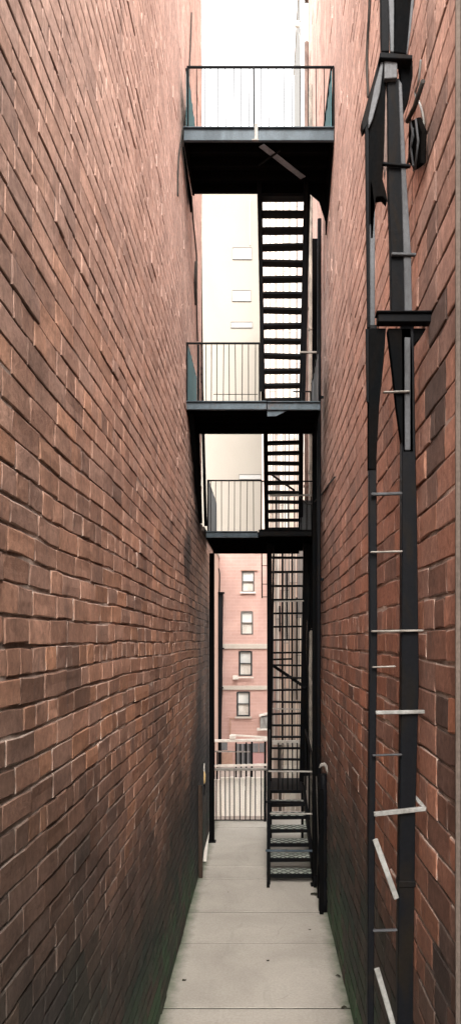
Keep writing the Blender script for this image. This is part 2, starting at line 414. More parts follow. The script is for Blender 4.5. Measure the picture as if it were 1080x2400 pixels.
YR = 13.0
rb = thing('brick_building', (XR,6,0), 'red brown brick building on the right carrying the wall ladder and the black pipes', 'building')
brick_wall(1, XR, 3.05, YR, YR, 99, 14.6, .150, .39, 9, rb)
b = MB(); b.box(XR+.055, XR+6, 3.1, 4.6, -.1, 8.0); b.box(XR+.055, XR+6, 4.6, 7.6, -.1, 10.6); b.box(XR+.055, XR+6, 7.6, YR-.002, -.1, 14.6)
b.box(XR+.004, XR+6, -3, 3.015, -.1, 6.6)
b.build('side_wall', M['greywall'], rb)
b = MB(); b.prism([(XR-.012,3.02,-.05),(XR+.08,3.02,-.05),(XR+.08,3.049,-.05),(XR-.012,3.049,-.05)], (0,0,8.1)); b.build('corner_strip', M['cement'], rb, bevel=.008)
for (ya, yb_, za, zb_) in ((7.55,YR+.06,14.65,14.74),(4.5,7.5,10.68,10.78),(3.13,4.5,8.1,8.2)):  # right side, again capping the unseen steps cut down for sky light
    b = MB(); b.box(XR-.06, XR+6.05, ya, yb_, za, zb_); b.build('coping', M['cement'], rb)

# ------------------------------------------------------------------ fire escape landings
def landing(label, y0, y1, x0, x1, zb, beam_h, rail_h, bar_xs, post_xs, left_side, right_side, hole=None, beams=None):
    t = thing('fire_escape_landing', ((x0+x1)/2, y0, zb), label, 'fire escape landing', 'fire escape landings')
    zt = zb+beam_h
    # deck plate with an opening for the stairs
    d = MB()
    if hole:
        hx0, hx1, hy0 = hole
        d.box(x0, x1, y0+.03, hy0, zt-.035, zt-.01)
        d.box(x0, hx0, hy0, y1, zt-.035, zt-.01); d.box(hx1, x1, hy0, y1, zt-.035, zt-.01)
    else:
        d.box(x0, x1, y0+.03, y1, zt-.035, zt-.01)
    d.build('deck', M['black2'], t)
    # front channel: web and two flanges, each stretch its own beam
    for (bx0, bx1, mat, bz) in beams or [(x0, x1, M['steel'], 0)]:
        c = MB(); c.box(bx0, bx1, y0+.012, y0+.03, zb+bz+.012, zt+bz-.012)
        c.box(bx0, bx1, y0-.016, y0+.03, zt+bz-.012, zt+bz); c.box(bx0, bx1, y0-.010, y0+.03, zb+bz, zb+bz+.012)
        c.build('edge_beam', mat, t, bevel=.003)
    n = max(3, int((y1-y0)/.22))
    for i in range(1, n+1):
        yy = y0+(y1-y0)*i/n-.02
        j = MB()
        if hole and yy > hole[2]:
            j.box(x0+.01, hole[0], yy-.02, yy+.02, zb+.01, zt-.04)
        else:
            j.box(x0+.01, x1-.01, yy-.02, yy+.02, zb+.01, zt-.04)
        j.build('joist', M['black2'], t)
    for xx in (x0+.015, x1-.015):
        j = MB(); j.box(xx-.015, xx+.015, y0+.035, y1, zb-.01, zt-.005); j.build('side_beam', M['black2'], t)
    # front railing
    r = MB(); xa, xb = post_xs[0], post_xs[-1]
    r.bar((xa-.01,y0+.01,zt+rail_h), (xb+.01,y0+.01,zt+rail_h), .022, .018); r.build('top_rail', M['black'], t)
    for px_ in post_xs:
        p = MB(); p.bar((px_,y0+.01,zt), (px_+random.uniform(-.005,.005),y0+.01,zt+rail_h-.009), .020, .020); p.build('post', M['black'], t)
    for bx in bar_xs:
        p = MB(); p.tube([(bx,y0+.01,zt-.005),(bx+random.uniform(-.008,.008),y0+.01+random.uniform(-.004,.004),zt+rail_h-.009)], .0048, 6); p.build('baluster', M['black'], t)
    # sheeted sides
    for (spec, xx) in ((left_side, x0+.03), (right_side, x1-.03)):
        if not spec: continue
        mat, lo, hi = spec
        s = MB(); n_ = 9; ys = [y0+.02+(y1-y0-.05)*i/n_ for i in range(n_+1)]
        prof = [(xx+(.012 if i % 2 else -.004), y) for i, y in enumerate(ys)]
        vs = [(q,y,zt+lo) for q,y in prof]+[(q,y,zt+hi) for q,y in prof]
        vs += [(q+.008,y,z) for q,y,z in vs]
        k = n_+1
        fs = [(i,i+1,k+i+1,k+i) for i in range(n_)]+[(2*k+i,3*k+i,3*k+i+1,2*k+i+1) for i in range(n_)]
        fs += [(0,k,3*k,2*k),(n_,2*k+n_,3*k+n_,k+n_)]+[(k+i,k+i+1,3*k+i+1,3*k+i) for i in range(n_)]+[(i,2*k+i,2*k+i+1,i+1) for i in range(n_)]
        s.add(vs, fs); s.build('side_panel', mat, t)
        r = MB(); r.bar((xx,y0+.01,zt+hi+.012),(xx,y1-.02,zt+hi+.012),.022,.018); r.build('side_rail', M['black'], t)
        p = MB(); p.bar((xx,y1-.03,zt),(xx,y1-.03,zt+hi+.01),.02,.02); p.build('post', M['black'], t)
    return t

# topmost
D1 = 8.22; zb1 = gz(330,D1); bh1 = gz(298,D1)-zb1; rh1 = gz(156,D1)-gz(298,D1)
xs1 = [gx(p,D1) for p in (462,480,493,511,529,547,565,583,612,630,648,666,684,703,722,741,760)]
y1b = 9.22
L1 = landing('topmost fire escape landing with teal side sheets and railing against the sky', D1, y1b,
        -.875, .792, zb1, bh1, rh1, xs1, [gx(440,D1)+.0, gx(595,D1), gx(787,D1)-.03],
        (M['teal'],.0,rh1-.03), (M['teal'],.0,rh1-.03), hole=None)
b = MB(); b.box(gx(596,D1), gx(604,D1), D1-.03, D1-.012, zb1-.004, zb1+bh1+.02); b.box(gx(590,D1), gx(606,D1), D1-.035, D1-.008, zb1-.012, zb1-.002); b.build('clamp', M['lightsteel'], L1)
b = MB(); b.bar((-.014,8.29,zb1-.004),(.486,8.87,zb1-.004),.075,.012); b.build('diagonal_brace', M['bracesteel'], L1, bevel=.004)
b = MB(); b.bar((-.05,8.62,zb1-.016),(.20,8.36,zb1-.016),.02,.012); b.build('brace_strap', M['black'], L1)
# closed soffit towards the right wall, and the wall brackets
b = MB(); b.prism([(.56,y1b-.02,zb1+.02),(.79,y1b-.02,zb1+.02),(.79,y1b-.02,zb1-.38),(.70,y1b-.02,zb1-.10)], (0,-.03,0)); b.build('wall_bracket', M['black2'], L1)
b = MB(); b.prism([(.78,D1+.1,zb1),(.78,y1b,zb1),(.78,y1b,zb1-.5)], (.018,0,0)); b.build('wall_bracket', M['black2'], L1)
b = MB(); b.prism([(-.90,D1+.1,zb1),(-.90,y1b,zb1),(-.90,y1b,zb1-.22)], (.018,0,0)); b.build('wall_bracket', M['black2'], L1)

# middle
D2 = 8.90; zb2 = gz(960,D2); bh2 = gz(940,D2)-zb2; rh2 = gz(804,D2)-gz(940,D2); y2b = 10.0
xs2 = [gx(p,D2) for p in (470,483,495,508,523,537,552,567,582,598)]
L2 = landing('middle fire escape landing with teal sheet on its left, grey on its right', D2, y2b,
        gx(433,D2), gx(750,D2), zb2, bh2, rh2, xs2, [gx(438,D2), gx(608,D2)],
        (M['teal'],.0,rh2-.02), (M['greysheet'],.0,rh2-.12), hole=None,
        beams=[(gx(433,D2), gx(624,D2), M['steel'], 0), (gx(626,D2), gx(750,D2), M['steel'], -.004)])
b = MB(); b.box(gx(462,D2), gx(467,D2), D2+.0, D2+.02, zb2+bh2, zb2+bh2+rh2-.02); b.build('post', M['black'], L2)
b = MB(); b.bar((gx(500,D2),D2+.012,zb2+bh2+.085),(gx(604,D2),D2+.012,zb2+bh2+.085),.008,.006); b.build('low_rail', M['black'], L2)
b = MB(); b.prism([(gx(626,D2),D2+.02,zb2-.006),(gx(672,D2),D2+.02,zb2-.006),(gx(648,D2),D2+.02,zb2-.07),(gx(626,D2),D2+.02,zb2-.075)], (0,.012,0)); b.build('gusset_plate', M['steel'], L2)
for px_ in (706,727):
    b = MB(); b.bar((gx(px_,9.3),9.3,zb2+bh2),(gx(px_,9.3),9.3,gz(918,9.3)),.014,.014); b.build('post', M['black'], L2)
b = MB(); b.bar((gx(686,9.3),9.3,gz(918,9.3)),(gx(728,9.3),9.3,gz(918,9.3)),.014,.014); b.build('low_rail', M['black'], L2)
b = MB(); b.bar((gx(702,9.3),9.34,gz(823,9.3)),(gx(742,9.3),9.34,gz(823,9.3)),.03,.02); b.build('top_rail', M['rail'], L2)
# long knee brace from the back left corner down to the wall
b = MB(); b.prism([(-.90,D2+.15,zb2),(-.90,y2b,zb2),(-.90,10.5,zb2-1.12)], (.05,0,0)); b.build('wall_bracket', M['black2'], L2)

# lowest
D3 = 10.60; zb3 = gz(1260,D3); bh3 = gz(1245,D3)-zb3; rh3 = gz(1126,D3)-gz(1245,D3); y3b = 12.3
xs3 = [gx(p,D3) for p in (494,505,519,535,549,563,578,594)]
L3 = landing('lowest fire escape landing with pale blue left beam and darker raised right half', D3, y3b,
        gx(483,D3), gx(751,D3), zb3, bh3, rh3, xs3, [gx(487,D3), gx(612,D3)],
        (M['steel'],.0,rh3-.02), None, hole=None,
        beams=[(gx(483,D3), gx(604,D3), M['steel'], 0), (gx(606,D3), gx(751,D3), M['black'], .022)])
for i, px_ in enumerate((636,648,660,675,690,706,718,730,742)):
    b = MB(); b.tube([(gx(px_,D3),D3+.012,zb3+bh3),(gx(px_,D3)+random.uniform(-.01,.01),D3+.012,gz(1164,D3))],.0065,6); b.build('baluster', M['black'], L3)
b = MB(); b.bar((gx(612,D3),D3+.03,gz(1127,D3)),(gx(746,D3),D3+.03,gz(1127,D3)),.02,.018); b.build('top_rail', M['black'], L3)
b = MB(); b.box(gx(742,D3),gx(748,D3),D3+.01,D3+.04,zb3+bh3,gz(1126,D3)); b.build('post', M['black'], L3)
b = MB(); b.bar((gx(630,D3),D3+.005,gz(1161,D3)),(gx(750,D3),D3+.005,gz(1160,D3)),.03,.028); b.build('top_rail', M['rail'], L3)
b = MB(); b.box(gx(500,12.2), gx(700,12.2), 12.1, 12.16, zb3-.05, zb3+.02); b.build('cross_beam', M['black2'], L3)
b = MB(); b.box(gx(705,D3), gx(750,D3), D3+.25, D3+.27, zb3+bh3, gz(1165,D3)); b.build('side_panel', M['greysheet'], L3)

# ------------------------------------------------------------------ stairs
def stairs(label, yb, zb, yt, zt, xb, xt, n, depth, thick, first=1, plate=False, handrail=None, sw=.035, sh=.13, skip=()):
    t = thing('fire_escape_stairs', ((xb[0]+xb[1])/2, yb, zb), label, 'staircase', 'fire escape stairs')
    d = Vector((0,yt-yb,zt-zb)).normalized(); up = Vector((0,-d.z,d.y))
    if up.z < 0: up = -up
    for k in (0,1):
        s = MB(); s.bar((xb[k],yb,zb), (xt[k],yt,zt), sw, sh, up=up); s.build('stringer', M['black'], t, bevel=.004)
    for i in range(n):
        u = (i+first)/(n+first)
        if i in skip: continue
        y = yb+(yt-yb)*u; z = zb+(zt-zb)*u
        a = xb[0]+(xt[0]-xb[0])*u+sw/2; c = xb[1]+(xt[1]-xb[1])*u-sw/2
        q = MB(); tl = random.gauss(0,.004)
        vs = [(a,y-depth/2,z-tl),(c,y-depth/2,z+tl),(c,y+depth/2,z+tl),(a,y+depth/2,z-tl)]
        q.add(vs+[(x,yy,zz-thick) for x,yy,zz in vs], [(0,1,2,3),(7,6,5,4),(0,4,5,1),(1,5,6,2),(2,6,7,3),(3,7,4,0)])
        tr = q.build('tread', M['black'], t, bevel=.003)
        if plate:
            q = MB(); q.box(a+.012,c-.012,y-depth/2+.015,y+depth/2-.015,z+.006,z+.012); q.build('tread_plate', M['plate'], tr)
    if handrail:
        hh, ks = handrail
        for k in ks:
            s = MB(); s.tube([(xb[k],yb,zb+.02),(xb[k],yb,zb+hh),(xt[k],yt,zt+hh),(xt[k],yt,zt+.02)], .011, 8); s.build('handrail', M['black'], t, smooth=True)
            for u in (.33,.66):
                s = MB(); s.tube([(xb[k]+(xt[k]-xb[k])*u,yb+(yt-yb)*u,zb+(zt-zb)*u),(xb[k]+(xt[k]-xb[k])*u,yb+(yt-yb)*u,zb+(zt-zb)*u+hh)],.008,6); s.build('handrail_post', M['black'], t)
    return t
zf1 = zb1+bh1-.02; zf2 = zb2+bh2; zf3 = zb3+bh3
S1 = stairs('tallest upper flight of black open tread stairs hanging between the topmost and the middle landing', 10.02, zf2+.0, 9.12, zf1,
       (gx(618,10.0),gx(704,10.0)), (gx(607,9.15),gx(717,9.15)), 15, .135, .035, sw=.055, sh=.10)
b = MB(); b.bar((gx(613,9.7),9.75,zf2+.4),(gx(611,9.3),9.25,zf1-.05),.045,.03); b.build('handrail', M['black'], S1)
b = MB(); b.bar((gx(722,9.3),9.25,zf1-.1),(gx(710,9.8),9.85,zf2+.05),.045,.03); b.build('handrail', M['black'], S1)
S2 = stairs('short middle flight of black stairs between the middle and the lowest landing', 11.15, zf3, 9.99, zb2+.05,
       (gx(625,11.1),gx(704,11.1)), (gx(622,10.0),gx(705,10.0)), 10, .12, .034, sw=.065, sh=.12)
b = MB(); b.bar((gx(632,10.5),10.55,gz(1108,10.5)),(gx(690,10.8),10.8,gz(1150,10.8)),.022,.022); b.build('handrail', M['black'], S2)
zl = .90
S3 = stairs('long steep ladder like black flight rising to the lowest landing', 13.2, zl, 11.25, zb3+.02,
       (gx(631,13.2),gx(706,13.2)), (gx(631,11.25),gx(716,11.25)), 18, .10, .030, sw=.075, sh=.13)
b = MB(); b.bar((gx(718,13.1),13.1,zl+.1),(gx(730,11.3),11.25,zb3),.10,.03); b.build('side_plate', M['black'], S3)
b = MB(); b.tube([(gx(634,13.0),12.9,zl+.25),(gx(640,11.4),11.0,zb3-.05)],.016,8); b.build('handrail', M['black'], S3)
b = MB(); b.bar((gx(634,12.4),12.35,gz(1556,12.4)),(gx(716,12.3),12.3,gz(1612,12.3)),.05,.05); b.build('tie_bar', M['black'], S3)
b = MB(); b.bar((gx(632,12.35),12.32,gz(1546,12.35)),(gx(684,12.4),12.32,gz(1544,12.4)),.03,.03); b.build('tie_bar', M['black'], S3)
for px_, q in ((650,.5),(664,.55),(678,.5)):
    pass
b = MB(); b.bar((gx(637,11.8),11.55,gz(1412,11.8)),(gx(709,11.8),11.55,gz(1410,11.8)),.03,.02); b.build('guard_rail', M['rail'], S3)
b = MB(); b.bar((gx(636,12.5),12.45,gz(1660,12.5)),(gx(704,12.5),12.45,gz(1662,12.5)),.03,.02); b.build('guard_rail', M['rail'], S3)
b = MB(); b.tube([(gx(722,11.3),11.3,zb3),(gx(720,12.2),12.2,2.0),(gx(714,13.2),13.15,1.1)],.016,8); b.build('handrail', M['black'], S3, smooth=True)

S4 = stairs('lowest flight of wide black steps with diamond plate treads standing on the concrete', 10.15, .0, 12.32, zl,
       (gx(628,10.15),gx(738,10.15)), (gx(630,12.32),gx(712,12.32)), 6, .27, .05, plate=True, sw=.04, sh=.20)
for k, (px_, D, pt) in enumerate(((629,10.3,1803),(741,10.3,1806))):
    b = MB(); b.bar((gx(px_,D),D,.0),(gx(px_,D),D,gz(pt,D)),.05,.05); b.build('newel_post', M['black'], S4, bevel=.004)
for (py, pa, pb, mt, w) in ((1808,628,745,'rail',.022),(1880,624,712,'black',.03),(1907,632,742,'rail',.022),(1994,622,740,'steel',.03)):
    b = MB(); b.bar((gx(pa,10.25),10.262,gz(py,10.25)),(gx(pb,10.25),10.262,gz(py+1,10.25)),.022,w); b.build('cross_rail', M[mt], S4, bevel=.004)
for px_ in (652,662,674,685,696):
    b = MB(); b.tube([(gx(px_,12.3),12.34,zl),(gx(px_,12.3),12.34,gz(1742,12.3))],.010,6); b.build('baluster', M['black'], S4)
b = MB(); b.box(gx(632,12.35),gx(712,12.35),12.35,13.45,zl-.06,zl-.01); b.build('landing_plate', M['black'], S4)
for px_ in (634,708):
    b = MB(); b.box(gx(px_,13.3)-.02,gx(px_,13.3)+.02,13.28,13.32,0,zl-.06); b.build('leg', M['black'], S4)
    b = MB(); b.box(gx(px_,12.45)-.02,gx(px_,12.45)+.02,12.43,12.47,0,zl-.06); b.build('leg', M['black'], S4)
for pa, pb in ((628,631),(741,716)):
    b = MB(); b.tube([(gx(pa,10.3),10.3,gz(1812,10.3)),(gx(pb,12.3),12.32,zl+1.0)],.018,8); b.build('handrail', M['black'], S4)
    for u in (.3,.65,1.0):
        xx = gx(pa,10.3)+(gx(pb,12.3)-gx(pa,10.3))*u; yq = 10.3+2.0*u
        b = MB(); b.bar((xx,yq,zl*u),(xx,yq,gz(1812,10.3)+(zl+1.0-gz(1812,10.3))*u),.026,.026); b.build('handrail_post', M['black'], S4)

# support posts of the fire escape
def post(label, x, y, w, z0, z1, foot=True):
    t = thing('support_post', (x,y,z0), label, 'post', 'support posts of the fire escape')
    b = MB(); b.box(x-w/2,x+w/2,y-w/2,y+w/2,z0,z1); b.build('shaft', M['black2'], t, bevel=.006)
    if foot:
        b = MB(); b.box(x-w*.8,x+w*.8,y-w*.8,y+w*.8,z0+.002,z0+.022); b.build('base_plate', M['black'], t)
post('tall black steel post beside the right wall running up behind the landings', gx(738,10.2), 10.25, .075, 0, zb1)
post('black steel post against the left wall under the lowest landing', gx(496,12.4), 12.45, .085, 0, zb3-.01)

# black wrapped newel beside the right wall with its curled handrail end
t = thing('railing_post', (gx(757,9.28),9.28,0), 'stout black wrapped post beside the right wall with a pale curled rail end on top', 'post')
b = MB(); x = gx(757,9.28)
pts = []; rs = []
for i in range(14):
    z = 1.72*i/13; pts.append((x+.006*math.sin(i*1.7), 9.28+.006*math.cos(i*2.1), z)); rs.append(.055+.012*math.sin(i*1.3+.5)+(.008 if i in (4,5,9) else 0))
b.tube(pts, rs, 12); b.build('shaft', M['pipeblack'], t, smooth=True)
b = MB(); b.box(gx(748,9.2),gx(757,9.2),9.16,9.21,0,gz(1850,9.2)); b.build('side_plate', M['black2'], t)
b = MB(); b.tube([at(748,1800,9.15),at(752,1793,9.15),at(759,1791,9.15),at(764,1797,9.15),at(767,1808,9.15),at(768,1818,9.15)],[.010,.022,.024,.022,.016,.008],10); b.build('rail_end', M['rail'], t, smooth=True)
b = MB(); b.tube([at(742,2050,9.5),at(746,1990,9.3),at(743,1900,9.3),at(741,1820,9.3)],.008,6); b.build('cable', M['cable'], t, smooth=True)

# ------------------------------------------------------------------ drainpipes
def drain(label, pts, r, mat, brk=(), group='drainpipes', wallx=None, name='drainpipe'):
    t = thing(name, tuple(pts[0]), label, 'pipe', group)
    b = MB(); b.tube(pts, r, 12); b.build('pipe', mat, t, smooth=True)
    for p in brk:
        b = MB(); p = Vector(p); b.tube([p-Vector((0,0,.02)),p+Vector((0,0,.02))], r*1.35, 12)
        if wallx is not None: b.bar(p, (wallx,p.y,p.z), .02, .03)
        b.build('pipe_collar', mat, t)
    return t
D = 11.9
drain('pale weathered drainpipe running up the right wall behind the stairs', [(gx(729,D),D,0),(gx(728,D),D,3),(gx(729,D),D,6),(gx(728,D),D,gz(200,D))], .040, M['grimpipe'], [(gx(729,D),D,z) for z in (1.2,3.6,6.1,8.4)], wallx=XR)
D = 9.75
drain('short dark pipe on the right wall beneath the topmost landing', [(gx(747,D),D,0),(gx(746,D),D,3.0),(gx(747,D),D,6.5),(gx(748,D),D,zb1)], .026, M['pipeblack'], [(gx(747,D),D,z) for z in (1.5,4.2,6.6)], wallx=XR)
D = 12.5
drain('brown drainpipe at the far end of the right wall above the middle landing', [(gx(718,D),D,zb3),(gx(717,D),D,7),(gx(718,D),D,13.5)], .035, M['brownpipe'], [(gx(717,D),D,z) for z in (6,9,12)], wallx=XR)
D = 11.22
drain('slim black downpipe at the upper end of the left wall leaning against the sky', [(gx(482,D),D,ZSP+.08),(gx(473,D),D,gz(900,D)),(gx(469,D),D,gz(560,D)),(gx(470,D),D,gz(160,D)),(gx(462,D),D,gz(-60,D))], .024, M['pipeblack'], [], wallx=XL)

# ------------------------------------------------------------------ left foot: boards, lamp, cables
D = 10.58
b = MB(); b.bar((XL+.035,D,0),(XL+.03,D,gz(1840,D)),.055,.07,up=(0,1,0)); single(b,'wooden_post',M['wood'],'dark brown wooden post standing against the foot of the left wall','post',bevel=.004)
D = 12.0
b = MB(); b.bar((gx(480,11.2)-.0,11.2,.06),(gx(489,13.3),13.3,.10),.05,.03); single(b,'kerb_board',M['whiteboard'],'pale sloping board lying along the foot of the left wall','board')
t = thing('wall_lamp', (XL+.05,11.6,gz(1830,11.6)), 'small amber bulkhead lamp on the left wall near the gate', 'lamp')
b = MB(); b.tube([at(478,1790,11.6),at(478,1812,11.6)],.012,8); b.build('arm', M['white'], t)
b = MB(); b.tube([at(477,1808,11.6),at(477,1815,11.6),at(477,1832,11.6),at(477,1838,11.6)],[.02,.036,.034,.012],10); b.build('lamp_shade', M['amber'], t, smooth=True)
b = MB(); b.tube([at(477,1838,11.6),at(476,1864,11.6)],[.03,.024],8); b.build('backplate', M['black'], t)

def cable(label, pts, r=.008, mat='cable'):
    b = MB()
    # smooth through the points
    P = [Vector(p) for p in pts]; out = []
    for i in range(len(P)-1):
        p0 = P[max(i-1,0)]; p1 = P[i]; p2 = P[i+1]; p3 = P[min(i+2,len(P)-1)]
        for k in range(6):
            u = k/6; out.append(.5*((2*p1)+(p2-p0)*u+(2*p0-5*p1+4*p2-p3)*u*u+(3*p1-p0-3*p2+p3)*u**3))
    out.append(P[-1]); b.tube(out, r, 6)
    return single(b,'cable',M[mat],label,'cable','cables on the walls',smooth=True)
def wl(y, py, off=.014): return (XL+off, y, gz(py, y))
def ywall(px, X): return F*X/(px-CX)
yy = lambda px: F*(XL+.014)/(px-CX)
def onL(px, py): y = yy(px); return (XL+.014, y, gz(py,y))
def onR(px, py): y = F*(XR-.014)/(px-CX); return (XR-.014, y, gz(py,y))
cable('dark cable hanging down the left wall beside the topmost landing', [onL(449,30),onL(446,120),onL(443,170),onL(438,250),onL(420,360),onL(417,460)], .009)
cable('thin cable on the left wall running from the topmost to the middle landing', [onL(449,460),onL(453,520),onL(458,570),onL(461,610),onL(461,700),onL(463,800)], .010)
cable('short thick black cable end low on the left wall under the topmost landing', [onL(459,615),onL(457,665),onL(459,715)], .022)
cable('black cable curving across the right wall next to the lowest landing', [(gx(700,10.5),10.45,gz(1165,10.5)),(gx(725,10.3),10.3,gz(1182,10.3)),onR(752,1160),onR(770,1135),onR(784,1118)], .010)

# ------------------------------------------------------------------ wall ladder of two pipes on the right wall
DL = 3.6
t = thing('wall_ladder', (.62,DL,0), 'tall black ladder of two pipes with grey rungs on the right wall', 'ladder')
xl = lambda py: gx(871 if py > 700 else 870, DL)
def thick(py): return gx(953 + (3 if 1300 < py < 1900 else 0) - (4 if py > 2200 else 0), DL)
def section(pts, dy):
    b = MB(); b.prism([(gx(px,DL),DL-dy/2,(0 if py > 3000 else gz(py,DL))) for px,py in pts], (0,dy,0)); b.build('side_rail', M['pipeblack'], t, bevel=.004)
section([(858,3100),(873,3100),(874,2300),(877,1900),(882,1500),(880,1100),(881,765),(863,765),(862,1100),(864,1500),(861,1900),(859,2300)], .045)
section([(925,3100),(960,3100),(965,2300),(970,1900),(978,1600),(974,1250),(969,1000),(966,765),(936,765),(938,1000),(938,1250),(937,1600),(933,1900),(928,2300)], .06)
b = MB(); b.box(gx(929,DL),gx(970,DL),DL-.036,DL+.036,gz(2075,DL),gz(2060,DL)); b.build('rail_splice', M['pipeblack'], t, bevel=.004)
for (py, xa, xb, h, mt) in ((927,893,955,.007,'rail'),(1163,866,937,.014,'zinc'),(1297,864,938,.008,'rail'),(1480,866,986,.010,'rail'),(1563,868,922,.007,'rail'),
                            (1668,876,989,.018,'lightsteel'),(1767,869,937,.008,'zinc'),(2173,870,926,.009,'zinc')):
    b = MB(); b.bar((gx(xa,DL),DL-.044,gz(py,DL)),(gx(xb,DL),DL-.044,gz(py-2,DL)),.022,h); b.build('rung', M[mt], t, bevel=.003)
b = MB(); b.bar((gx(872,DL),DL-.046,gz(1903,DL)),(gx(992,DL),DL-.046,gz(1890,DL)),.022,.022); b.bar((gx(990,DL),DL-.046,gz(1890,DL)),(gx(972,DL),DL+.03,gz(1868,DL)),.02,.012); b.build('rung', M['lightsteel'], t, bevel=.003)
for (ya, xa, yb_, xb) in ((1960,874,2098,924),(2258,878,2402,920)):
    b = MB(); b.bar((gx(xa,DL),DL-.05,gz(ya,DL)),(gx(xb,DL),DL-.05,gz(yb_,DL)),.026,.014,up=(0,1,0)); b.build('tie_bar', M['lightsteel'], t, bevel=.003)
# crossing bracket and the tapered gussets below it
b = MB(); b.box(gx(880,DL),gx(1003,DL),DL-.07,DL-.01,gz(768,DL),gz(749,DL)); b.box(gx(876,DL),gx(1003,DL),DL-.085,DL-.01,gz(749,DL),gz(745,DL)); b.build('wall_bracket', M['greysheet'] if False else M['black'], t, bevel=.003)
def gus(poly, mat='black2', dy=.05, y=DL-.03, name='gusset_plate', nm=None, parent=None):
    b = MB(); b.prism([(gx(px,y),y,gz(py,y)) for px,py in poly], (0,dy,0)); return b.build(name, M[mat], parent or t, bevel=.003)
gus([(863,769),(904,769),(899,840),(888,950),(880,1100),(863,1100)])
gus([(908,769),(962,769),(966,820),(968,1060),(944,1060),(930,960),(918,850)])
gus([(955,769),(998,769),(985,790),(962,815)], y=DL-.02)
gus([(947,790),(961,790),(961,1055),(948,1055)], 'zinc', .012, DL-.036, 'conduit_strip')
gus([(856,770),(864,770),(864,945),(858,942)], 'black', .012, DL-.04, 'cover_strip')

t2 = thing('pipe_riser', (.62,DL,gz(750,DL)), 'tapering black casing and grey edged conduit fixed on the right wall above the ladder', 'pipe')
def gz_(poly, mat, dy, y, name): return gus(poly, mat, dy, y, name, parent=t2)
gz_([(866,768),(878,768),(878,480),(872,430),(866,420)], 'zinc', .03, DL-.02, 'side_pipe')
gz_([(855,300),(864,280),(866,768),(860,768)], 'black', .02, DL-.03, 'cover_strip')
gz_([(888,140),(900,140),(903,200),(900,330),(896,420),(905,455),(907,472),(896,460),(880,462),(874,560),(867,560),(863,420),(864,300),(880,190)], 'black2', .05, DL-.02, 'casing')
gz_([(887,138),(892,140),(878,200),(866,285),(850,306),(846,288),(862,230)], 'black', .05, DL-.03, 'cover_flap')
gz_([(893,142),(899,142),(890,215),(872,280),(863,300),(862,278),(876,205)], 'zinc', .012, DL-.045, 'edge_strip')
gz_([(899,184),(907,184),(912,360),(900,420),(897,380)], 'brownpipe', .012, DL-.0, 'edge_strip')
gz_([(907,183),(936,183),(940,330),(948,745),(917,745),(914,560),(909,420)], 'black', .05, DL-.025, 'casing')
gz_([(933,185),(941,195),(952,420),(963,600),(965,745),(948,745),(944,560),(938,360)], 'zinc', .04, DL-.035, 'conduit')
gz_([(900,140),(930,146),(930,182),(900,184)], 'greysheet', .03, DL-.05, 'junction_box')
gz_([(936,140),(966,140),(966,178),(958,230),(946,260),(940,200)], 'black2', .05, DL-.01, 'casing')
gz_([(890,121),(966,128),(966,138),(888,135)], 'black', .07, DL-.07, 'wall_bracket')
gz_([(896,378),(962,384),(962,390),(896,384)], 'black', .02, DL-.05, 'pipe_strap')
gz_([(917,590),(976,592),(974,598),(917,597)], 'zinc', .02, DL-.05, 'pipe_strap')
# upper run of casing above the bracket
gz_([(891,-40),(908,-40),(912,120),(893,120)], 'black', .04, DL-.02, 'casing')
gz_([(908,-40),(923,-40),(923,122),(914,121)], 'zinc', .02, DL-.01, 'conduit')
gz_([(926,-40),(972,-40),(960,60),(952,126),(924,122)], 'black2', .05, DL-.03, 'casing')
gz_([(966,-40),(974,-40),(962,70),(954,126),(952,126)], 'zinc', .02, DL-.04, 'edge_strip')
cable('thin black cable on the right wall left of the pipe casing', [onR(867,-60),onR(864,30),onR(860,100),onR(859,160),onR(862,228)], .010)
cable('loose cable beside the right pipe casing bending towards the meter box', [onR(985,140),onR(980,190),onR(972,220),onR(985,250),onR(992,300),onR(975,370),onR(968,400)], .006,'lightsteel')
tb = thing('meter_box', (XR-.05,3.72,gz(390,3.72)), 'small black electrical box with cables on the right wall beside the conduit', 'electrical box')
b = MB(); b.prism([onR(968,285),onR(988,275),onR(1000,305),onR(997,385),onR(978,398),onR(966,380)], (-.025,0,0)); b.build('case', M['black2'], tb, bevel=.006)
for pts in ([(975,270),(984,320),(968,395)],[(990,280),(996,330),(988,398)],[(983,300),(978,345),(984,390)]):
    b = MB(); b.tube([Vector(onR(*p))+Vector((-.035,0,0)) for p in pts],.006,6); b.build('cable', M['zinc'], tb, smooth=True)
b = MB(); b.tube([Vector(onR(1000,190))+Vector((-.02,0,0)),Vector(onR(985,250))+Vector((-.03,0,0)),Vector(onR(976,285))+Vector((-.05,0,0))],.012,8); b.build('cable', M['cable'], tb, smooth=True)

# ------------------------------------------------------------------ gate, fences beyond
DG = 13.86
t = thing('metal_gate', (gx(560,DG),DG,0), 'low black iron bar gate with pale top rail closing the alley', 'gate')
b = MB(); b.bar((gx(488,DG),DG,gz(1803,DG)),(gx(630,DG),DG,gz(1803,DG)),.05,.045); b.build('top_rail', M['rail'], t, bevel=.005)
b = MB(); b.bar((gx(498,DG),DG,gz(1922,DG)),(gx(624,DG),DG,gz(1922,DG)),.03,.016); b.build('bottom_rail', M['black'], t)
for px_ in (507,517,528,538,549,562,575,586,598,612):
    b = MB(); b.tube([(gx(px_,DG),DG,gz(1922,DG)),(gx(px_,DG)+random.uniform(-.008,.008),DG,gz(1806,DG))],.0085,6); b.build('bar', M['black'], t)
for px_ in (498,621):
    b = MB(); b.box(gx(px_,DG)-.025,gx(px_,DG)+.025,DG-.025,DG+.025,0,gz(1805,DG)); b.build('gate_post', M['black'], t)
DF = 14.2
